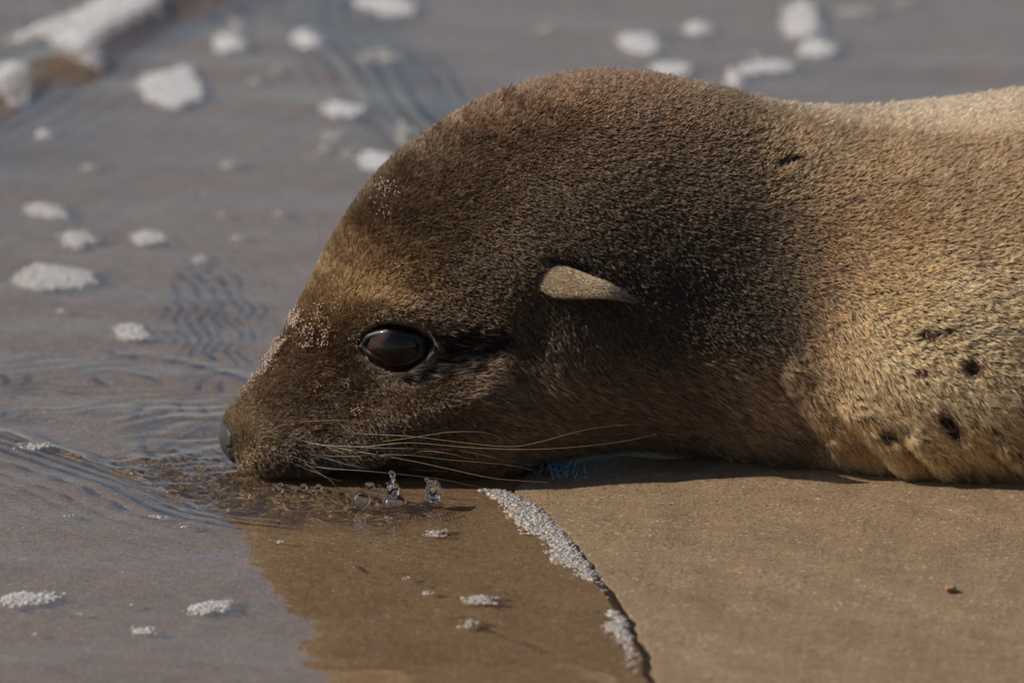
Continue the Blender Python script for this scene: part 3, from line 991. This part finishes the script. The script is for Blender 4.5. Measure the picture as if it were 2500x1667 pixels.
def whiskers():
    for pts, r, tan in WHISK:
        p = spline2(np.array(pts, float), 8)
        y0 = surf(*p[0])[0][1]
        L_ = np.concatenate([[0], np.cumsum(np.linalg.norm(np.diff(p, axis=0), axis=1))])
        y = y0 - .0022 - .062 * (1 - np.exp(-L_ / 420)) - .006 * (L_ > 0) * np.minimum(1, L_ / 40)
        P3 = at_y(p[:, 0], p[:, 1], y)
        P3[0] += np.array([0, .004, 0])
        f = L_ / L_[-1]
        V, F = tube(P3, r * .62 * (1 - .85 * f ** 1.2), 6)
        mesh_obj("whisker", V, F, M_WHISK_TAN if tan else M_WHISKER, lion)
    for pts in ([(781, 640), (778, 594), (777, 549)], [(776, 655), (770, 635), (766, 621)]):
        p = spline2(np.array(pts, float), 6)
        yy = .012 if pts[0][1] < 900 else -.012
        V, F = tube(at_y(p[:, 0], p[:, 1], yy), np.linspace(.00018, .00006, len(p)), 5)
        mesh_obj("whisker", V, F, M_WHISK_TAN, lion)
whiskers()

# scars: bare skin at the bottom of the bites
M_SCAR = noisy("scar_skin", (.02, .013, .010), (.12, .08, .062), 700, .35, .5, .0006, 1500)
def scars():
    for x, y, a, b, tl, dp in SCARS:
        if a < 8: continue
        t = math.radians(tl)
        rows = []
        for r in np.linspace(0.02, .86, 6):
            row = []
            for th in np.linspace(0, 2 * np.pi, 18, endpoint=False):
                u, v = r * a * math.cos(th), r * b * math.sin(th)
                p, n = surf(x + u * math.cos(t) - v * math.sin(t) , y + u * math.sin(t) + v * math.cos(t))
                row.append(p + n * (.0006 + .0012 * (1 - r * r) * (0.4 + .6 * (math.cos(th) > 0))))
            rows.append(row)
        V = np.array(rows)
        F = [tuple(q) for q in grid_faces(6, 18, True)] + [tuple(range(18))]
        mesh_obj("scar", V.reshape(-1, 3), F, M_SCAR, lion)
scars()

# flippers beyond the frame, so that the animal is whole
M_FLIP = noisy("flipper_skin", (.018, .014, .012), (.04, .03, .025), 60, .5, .4)
def flipper(root, tip, width, thick):
    root = np.array(root); tip = np.array(tip)
    d = tip - root; L_ = np.linalg.norm(d); d /= L_
    s_ = np.cross(d, (0, 0, 1)); s_ /= np.linalg.norm(s_); u_ = np.cross(s_, d)
    f = np.linspace(0, 1, 18); th = np.linspace(0, 2 * np.pi, 20, endpoint=False)
    w = width * (np.sin(np.pi * (.22 + .76 * f)) ** .7); h = thick * (1 - .8 * f)
    V = root + (d * L_) * f[:, None, None] + s_ * (w[:, None] * np.cos(th))[..., None] + s_ * (.35 * width * f * f)[:, None, None] + u_ * (h[:, None] * np.sin(th))[..., None]
    F = [tuple(q) for q in grid_faces(18, 20, True)] + [tuple(range(20))[::-1], tuple(range(17 * 20, 18 * 20))]
    mesh_obj("flipper", V.reshape(-1, 3), F, M_FLIP, lion)
flipper((.36, -.05, .035), (.52, -.22, .012), .045, .02)
flipper((.36, .16, .035), (.52, .33, .012), .045, .02)
flipper((.94, .05, .03), (1.10, -.02, .012), .03, .012)
flipper((.94, .08, .03), (1.10, .15, .012), .03, .012)

# ------------------------------------------------------------------ sea foam
HV = []; HF = []
def bubble_proto(seg=8, rings=3):
    V = [(0, 0, 1.0)]; F = []
    for r in range(1, rings + 1):
        a = (math.pi * .5) * r / rings
        for k in range(seg):
            t = 2 * math.pi * (k + .5 * r) / seg
            V.append((math.sin(a) * math.cos(t), math.sin(a) * math.sin(t), math.cos(a)))
    for k in range(seg): F.append((0, 1 + k, 1 + (k + 1) % seg))
    for r in range(rings - 1):
        for k in range(seg):
            a = 1 + r * seg + k; b = 1 + r * seg + (k + 1) % seg; c = a + seg; d = b + seg
            F.append((a, c, d)); F.append((a, d, b))
    return np.array(V), np.array(F)
BPV, BPF = bubble_proto()

def foam_mesh(name, poly, spacing, height, material, edge_k=.006, base=.0006, parent=None, drop=0.0, lace=False):
    """a raft of bubbles filling the ground outline poly"""
    lo = poly.min(0); hi = poly.max(0)
    sx = spacing; sy = spacing * .87
    gx = np.arange(lo[0], hi[0] + sx, sx); gy = np.arange(lo[1], hi[1] + sy, sy)
    X, Y = np.meshgrid(gx, gy)
    X = X + (np.arange(len(gy)) % 2)[:, None] * sx * .5
    P = np.stack([X, Y], -1).reshape(-1, 2)
    P += rng.normal(0, spacing * .16, P.shape)
    sd_ = poly_sd(poly, P)
    rag = min(.0028, .16 * math.sqrt(max(1e-9, np.ptp(poly[:, 0]) * np.ptp(poly[:, 1]))))
    keep = sd_ < rag * (Waves(63, 12, .007, .5)(P) * .8 - .25)
    if lace: keep &= Waves(64, 12, .006, .4)(P) > -.15
    if drop: keep &= rng.random(len(P)) > drop * smooth(-.006, 0, sd_)
    P = P[keep]; sd_ = sd_[keep]
    if len(P) < 3:
        P = poly.mean(0)[None] + rng.normal(0, spacing * .6, (4, 2)); sd_ = np.zeros(4)
    ins = np.maximum(-sd_, 0)
    z = water_z(P, edge_sd(P)) + base - .0008 + height * (1 - np.exp(-ins / edge_k)) + .0004 * height / .002 * Waves(61, 8, .012, .4)(P)
    r = spacing * .56 * np.exp(rng.normal(0, .34, len(P))).clip(.5, 2.2)
    n = len(P)
    c = np.concatenate([P, z[:, None]], 1)
    V = (c[:, None] + BPV[None] * r[:, None, None] * np.array([1, 1, .5])).reshape(-1, 3)
    F = (BPF[None] + (np.arange(n) * len(BPV))[:, None, None]).reshape(-1, 3)
    org = c.mean(0); org[2] = 0
    o = mesh_obj(name, V - org, F, material, parent)
    o.location = org.tolist()
    return o

def blob(cx, cy, w, h, rot=0, lump=.14, seed=0, flat=0):
    r = np.random.default_rng(seed * 17 + int(cx) * 3 + int(cy))
    th = np.linspace(0, 2 * np.pi, 40, endpoint=False)
    rad = 1 + sum(lump / (k) * np.cos(k * th + r.uniform(0, 6.3)) for k in (2, 3, 4, 5, 7))
    u = rad * np.cos(th) * w / 2; v = rad * np.sin(th) * h / 2
    t = math.radians(rot)
    return G(cx + u * math.cos(t) - v * math.sin(t), cy + u * math.sin(t) + v * math.cos(t))

D = 1.063     # coordinates below were read off a 2352-wide view
FOAM = [   # cx, cy, w, h, rot, thickness class, label
 (395, 203, 158, 84, -8, 'k', "large oval foam patch left of the forehead, biggest single oval"),
 (523, 103, 78, 42, 4, 'k', "round foam patch above and right of the large oval one"),
 (705, 95, 78, 38, 8, 'k', "foam patch beside the braided ripples near the upper edge"),
 (888, 14, 145, 50, 4, 'k', "long foam patch cut by the upper edge above the ripples"),
 (785, 256, 98, 36, 2, 'k', "foam patch just left of the ripples beyond the forehead"),
 (868, 130, 108, 34, 3, 't', "faint foam streak lying across the braided ripples"),
 (866, 372, 96, 44, 8, 'k', "foam patch touching the outline of the forehead"),
 (928, 312, 58, 62, 40, 't', "slanting thin foam streak beside the crown of the head"),
 (762, 312, 56, 30, -12, 't', "thin ragged foam scrap above the patch on the forehead outline"),
 (738, 345, 54, 26, -10, 't', "thin foam scrap left of the patch on the forehead outline"),
 (795, 356, 30, 18, 0, 't', "tiny foam scrap between two others beside the forehead"),
 (106, 487, 104, 38, 3, 'k', "foam patch at far left, uppermost of the four ovals there"),
 (176, 551, 98, 36, -2, 'k', "oval foam patch below the uppermost one at far left"),
 (341, 549, 94, 34, 2, 'k', "wedge shaped foam patch midway between left edge and head"),
 (120, 640, 204, 54, 2, 'k', "longest lens shaped foam patch near the left edge"),
 (303, 765, 88, 46, 6, 'k', "foam patch at the corner of the fan of ripples"),
 (100, 312, 40, 24, 0, 'k', "small round foam dot with a detached shadow at upper left"),
 (205, 385, 40, 20, 4, 't', "small foam dot below and right of the upper left dot"),
 (455, 442, 46, 16, -4, 't', "small flat foam dot between the large oval and the wedge"),
 (546, 548, 34, 15, 0, 't', "small pale foam dot right of the wedge shaped patch"),
 (461, 597, 32, 22, 0, 'k', "small foam dot above the fan of ripples"),
 (640, 495, 28, 14, 0, 't', "tiny foam dot nearest the forehead whisker"),
 (511, 495, 26, 12, 0, 't', "tiny foam dot above the pale one beside the wedge"),
 (530, 379, 58, 15, -3, 't', "thin foam dash below the large oval patch"),
 (141, 716, 34, 13, 0, 't', "thin foam dash under the longest lens shaped patch"),
 (581, 186, 48, 20, -8, 't', "thin foam dash right of the large oval patch"),
 (540, 66, 44, 60, -20, 't', "thin upright foam streak above the round patch"),
 (641, 158, 60, 22, -30, 't', "thin slanting foam streak left of the braided ripples"),
 (1470, 103, 98, 50, 2, 'k', "dome shaped foam patch above the crown of the head"),
 (1601, 68, 74, 28, 3, 'k', "small foam patch right of the dome above the crown"),
 (1541, 163, 106, 34, 2, 'k', "foam patch half hidden by the crown of the head"),
 (1248, 71, 62, 12, 2, 't', "thin foam dash left of the dome above the crown"),
 (1840, 50, 104, 80, -10, 'k', "tallest foam patch above the nape near the upper edge"),
 (1876, 114, 96, 40, -6, 'k', "foam patch just below the tallest one above the nape"),
 (1762, 157, 124, 32, -5, 'k', "long foam patch just above the nape"),
 (1686, 182, 44, 42, 0, 'k', "foam lobe touching the nape outline"),
 (1960, 30, 112, 20, -3, 't', "thin foam streak right of the tallest patch"),
 (2080, 4, 80, 14, -4, 't', "thin foam streak cut by the upper edge at right"),
 (1736, 131, 54, 18, 10, 't', "thin foam scrap above the long patch over the nape"),
 (28, 216, 96, 66, 4, 'k', "foam lobe cut by the left edge below the big mass"),
 (62, 1377, 144, 36, -2, 'k', "bubbly foam patch cut by the left edge in the foreground"),
 (481, 1395, 116, 34, -6, 'k', "bubbly foam patch just left of the head reflection"),
 (325, 1450, 58, 20, 2, 'k', "small bubbly foam patch lowest in the foreground"),
 (310, 1389, 44, 10, 2, 't', "thin row of bubbles between two foreground foam patches"),
 (183, 1410, 20, 7, 0, 't', "few bubbles right of the patch on the left edge"),
 (78, 1456, 26, 6, 0, 't', "few bubbles near the lower left corner"),
 (999, 1228, 58, 20, -4, 's', "clear bubbly foam patch below the splashing drops"),
 (1101, 1380, 86, 22, 2, 's', "clear bubbly foam patch between the ridges and the foam line"),
 (80, 1029, 88, 14, 2, 's', "strip of bubbles on the wave crest at far left"),
 (372, 1187, 48, 8, 2, 's', "short row of bubbles below the wavelets"),
 (425, 1212, 22, 6, 2, 's', "few bubbles below the short row by the wavelets"),
 (645, 1245, 26, 8, 0, 's', "few bubbles at the top of the head reflection"),
 (165, 1185, 26, 7, 0, 's', "few bubbles below the wavelets at far left"),
 (986, 1362, 24, 8, -5, 's', "pair of glinting bubbles left of the clear foam patch"),
 (932, 1330, 24, 6, -5, 's', "glinting bubbles above the pair near the water ring"),
 (1075, 1437, 44, 16, -8, 's', "clear foam cap at the start of the longest ridge"),
]
def foam_patches():
    for i, (cx, cy, w, h, rot, k, lab) in enumerate(FOAM):
        poly = blob(cx * D, cy * D, w * D * 1.06, h * D * 1.06, rot, .17, i)
        far = cy < 420
        sp = {'k': .0017 if far else .00135, 't': .0019 if far else .0016, 's': .0014}[k]
        ht = {'k': .0009, 't': .0002, 's': .0003}[k]
        o = foam_mesh("foam_patch", poly, sp, ht, {'k': M_FOAM if far else M_FOAM_MID, 't': M_FOAM_THIN, 's': M_FOAM_THIN}[k], drop={'k': .75, 't': .8, 's': .6}[k], lace=k == 't' and w > 40)
        tag(o, lab, "sea foam", "foam patches floating on the shallow water")
    big = np.array([(20, 130), (70, 98), (150, 70), (205, 40), (270, 10), (330, 2), (366, 20), (362, 52), (330, 75), (285, 100), (245, 120), (228, 140), (250, 152), (238, 166), (190, 170), (150, 160), (128, 140), (105, 118), (60, 130)], float) * D
    poly = G(*spline2(big, 3, True).T)
    o = foam_mesh("foam_patch", poly, .0022, .0016, M_FOAM, edge_k=.010, base=.0010, drop=.6)
    tag(o, "largest ragged foam mass on the step wave in the upper left corner", "sea foam", "foam patches floating on the shallow water")
    line = np.array([(1105, 1128), (1150, 1122), (1195, 1128), (1235, 1150), (1270, 1175), (1310, 1215), (1345, 1262), (1376, 1302), (1400, 1345), (1418, 1378), (1400, 1372), (1372, 1345), (1330, 1330), (1318, 1310),
                     (1290, 1302), (1258, 1292), (1252, 1272), (1262, 1258), (1232, 1235), (1205, 1225), (1190, 1205), (1162, 1188), (1158, 1165), (1130, 1148)], float) * D
    line[:, 0] -= 8
    o = foam_mesh("foam_line", G(*spline2(line, 3, True).T), .00150, .0006, M_FOAM_THIN, edge_k=.004, base=.0006, drop=.8)
    tag(o, "ragged line of clear bubbles along the edge of the water film", "sea foam")
    low = np.array([(1378, 1405), (1410, 1400), (1440, 1412), (1450, 1440), (1462, 1480), (1470, 1520), (1462, 1550), (1440, 1530), (1425, 1490), (1400, 1462), (1376, 1440), (1395, 1425)], float) * D
    o = foam_mesh("foam_line", G(*spline2(low, 3, True).T), .00155, .0006, M_FOAM_THIN, edge_k=.004, base=.0006, drop=.9)
    tag(o, "broken lower stretch of bubbles at the water edge near the bottom", "sea foam")
foam_patches()

# ------------------------------------------------------------------ splashing drops
IV, IF = ico(3)
def drop_mesh(name, items, yplane, label, cat="water drop", lumpy=.0, sub=None, group="drops splashing under the chin"):
    Vs = []; Fs = []; off = 0
    for (px, py, rx, ry) in items:
        c = at_y(px, py, yplane)
        r = np.array([rx, (rx + ry) / 2, ry]) * 1.2 / 5000.0
        w = 1 + lumpy * Waves(int(px) + int(py), 8, 1.1, .3)(IV)
        Vs.append(c + IV * r * w[:, None]); Fs.append(IF + off); off += len(IV)
    V = np.vstack(Vs); org = V.mean(0)
    o = mesh_obj(name, V - org, np.vstack(Fs), M_DROP)
    o.location = org.tolist()
    tag(o, label, cat, group)
    return o
def splash():
    y = -.098
    drop_mesh("splash_column", [(957, 1158, 6, 8), (959, 1174, 5, 12), (960, 1194, 12, 14), (950, 1190, 4, 4), (946, 1180, 3, 3), (966, 1200, 5, 5), (972, 1192, 3, 4)], y, "narrow upright splash of water under the muzzle", "splash", .18)
    drop_mesh("splash_column", [(1052, 1182, 8, 10), (1060, 1198, 15, 18), (1056, 1214, 12, 9), (1042, 1170, 4, 4), (1069, 1208, 6, 9), (1046, 1192, 5, 7)], y, "broader glassy splash of water under the whiskers", "splash", .20)
    o = drop_mesh("water_bubble", [(882, 1219, 18, 19)], y - .004, "round clear bubble ring left of the narrow splash", "bubble")
    Vi = IV * np.array([15, 15.5, 15.5]) / 5000
    mesh_obj("inner_film", Vi, IF[:, ::-1], M_DROP, o)
    o = drop_mesh("water_bubble", [(963, 1226, 24, 17)], y - .004, "clear dome bubble at the foot of the narrow splash", "bubble", .03)
    mesh_obj("inner_film", IV * np.array([21, 19, 14.5]) / 5000, IF[:, ::-1], M_DROP, o)
    for px, py, r, lab in ((684, 1196, 6, "bright bead of water at the front of the chin"), (686, 1182, 4, "tiny bead of water above the bright one at the chin"), (664, 1192, 4, "foremost tiny bead of water at the chin"),
                           (718, 1193, 5, "bead of water behind the bright one at the chin"), (742, 1188, 7, "bead of water under the bent whisker"), (778, 1189, 7, "larger bead of water at the lower lip"),
                           (767, 1200, 6, "dark bead of water below the larger one at the lip"), (905, 1186, 8, "bead of water left of the narrow splash, hanging from the lip"), (897, 1183, 5, "small bead of water touching the hanging bead")):
        drop_mesh("water_drop", [(px, py, r, r)], y, lab)
    its = [(931 + rng.normal(0, 5), 1201 + rng.normal(0, 6), 2.2, 2.2) for _ in range(12)]
    drop_mesh("water_spray", its, y, "cluster of fine droplets beside the narrow splash", "spray")
    its = [(880 + rng.normal(0, 6), 1278 + rng.normal(0, 8), 2.6, 2.6) for _ in range(34)]
    drop_mesh("water_spray", its, y - .045, "sparkling cluster of fine droplets below the round bubble", "spray")
splash()

# ------------------------------------------------------------------ sand stuck to the coat, scrap, pebble
M_GRAIN = noisy("sand_grain", (.15, .10, .075), (.42, .32, .26), 700, .5, .5)
def grains():
    V0, F0 = ico(1)
    pts = []
    def scatter(poly, n, rmin, rmax):
        poly = np.array(poly, float); k = 0
        cl = rng.uniform(poly.min(0), poly.max(0), (max(6, n // 12), 2))
        while k < n:
            q = cl[min(len(cl) - 1, int(rng.exponential(len(cl) / 3)))] + rng.normal(0, 10, 2)
            if in_poly(poly, q[None])[0]:
                pts.append((q[0], q[1], rng.uniform(rmin, rmax))); k += 1
    scatter([(582, 972), (640, 900), (700, 800), (722, 750), (745, 750), (735, 790), (690, 860), (650, 920), (600, 985)], 520, .0002, .0006)
    scatter([(730, 745), (790, 740), (815, 790), (812, 850), (780, 852), (730, 850), (715, 800)], 200, .0002, .00055)
    scatter([(560, 1150), (1000, 1100), (1000, 720), (700, 720)], 260, .00018, .0004)
    scatter([(1540, 220), (1800, 260), (1800, 320), (1540, 290)], 110, .0002, .0004)
    scatter([(900, 520), (920, 440), (1020, 440), (960, 540)], 90, .0002, .0005)
    scatter([(1250, 330), (2450, 330), (2450, 900), (1700, 700)], 90, .00018, .00035)
    Vs = []; Fs = []
    for i, (x, y, r) in enumerate(pts):
        if poly_sd(LID, np.array([[x, y]]))[0] < 4: continue
        p, n = surf(x, y)
        sc = r * rng.uniform(.7, 1.3, 3)
        Vs.append(p + n * (.0016 + rng.random() * .0012) + V0 * sc * (1 + .2 * rng.normal(0, 1, (len(V0), 1))).clip(.6, 1.4)); Fs.append(F0 + len(Fs) * len(V0))
    o = mesh_obj("sand_grains", np.vstack(Vs), np.vstack(Fs), M_GRAIN, smooth=False)
    tag(o, "pinkish sand grains caked on the bridge of the snout and sprinkled over the coat", "sand", kind="stuff")
grains()

def scrap():
    m = noisy("blue_fibre", (.006, .035, .07), (.16, .32, .44), 900, .6, .3)
    c = at_z(1368, 1146, .004)
    pts = []; rad = []
    n = 80
    a = rng.normal(0, 1, (n, 2)) * np.array([.0050, .0065])
    base = np.concatenate([c[:2] + a, np.full((n, 1), .0045)], 1)
    d = rng.normal(0, 1, (n, 3)); d[:, 2] = np.abs(d[:, 2]) * .8; d /= np.linalg.norm(d, axis=1)[:, None]
    L_ = rng.uniform(.003, .007, n)
    Vs = []; Fs = []; off = 0
    for i in range(n):
        p = np.array([base[i] - (0, 0, .002), base[i] + d[i] * L_[i] * .5, base[i] + d[i] * L_[i] + (0, 0, -.0006)])
        V, F = tube(p, [.00022, .0002, .00014], 4)
        Vs.append(V); Fs += [tuple(j + off for j in f) for f in F]; off += len(V)
    o = mesh_obj("fibre_scrap", np.vstack(Vs) - c, Fs, m)
    o.location = c.tolist()
    tag(o, "small frayed tuft of blue fibres in the shade under the throat", "scrap")
    m = noisy("brown_pebble", (.16, .085, .045), (.30, .18, .10), 600, .6, .3)
    V, F = ico(3)
    c = at_z(2320, 1440, .0035)
    V = V * np.array([.0026, .0028, .0016]) * (1 + .14 * Waves(71, 8, 1.3, .3)(V))[:, None]
    o = mesh_obj("pebble", V, F, m); o.location = (c[0], c[1], .0045)
    tag(o, "lone tiny brown pebble on the bare sand at lower right", "pebble")
scrap()
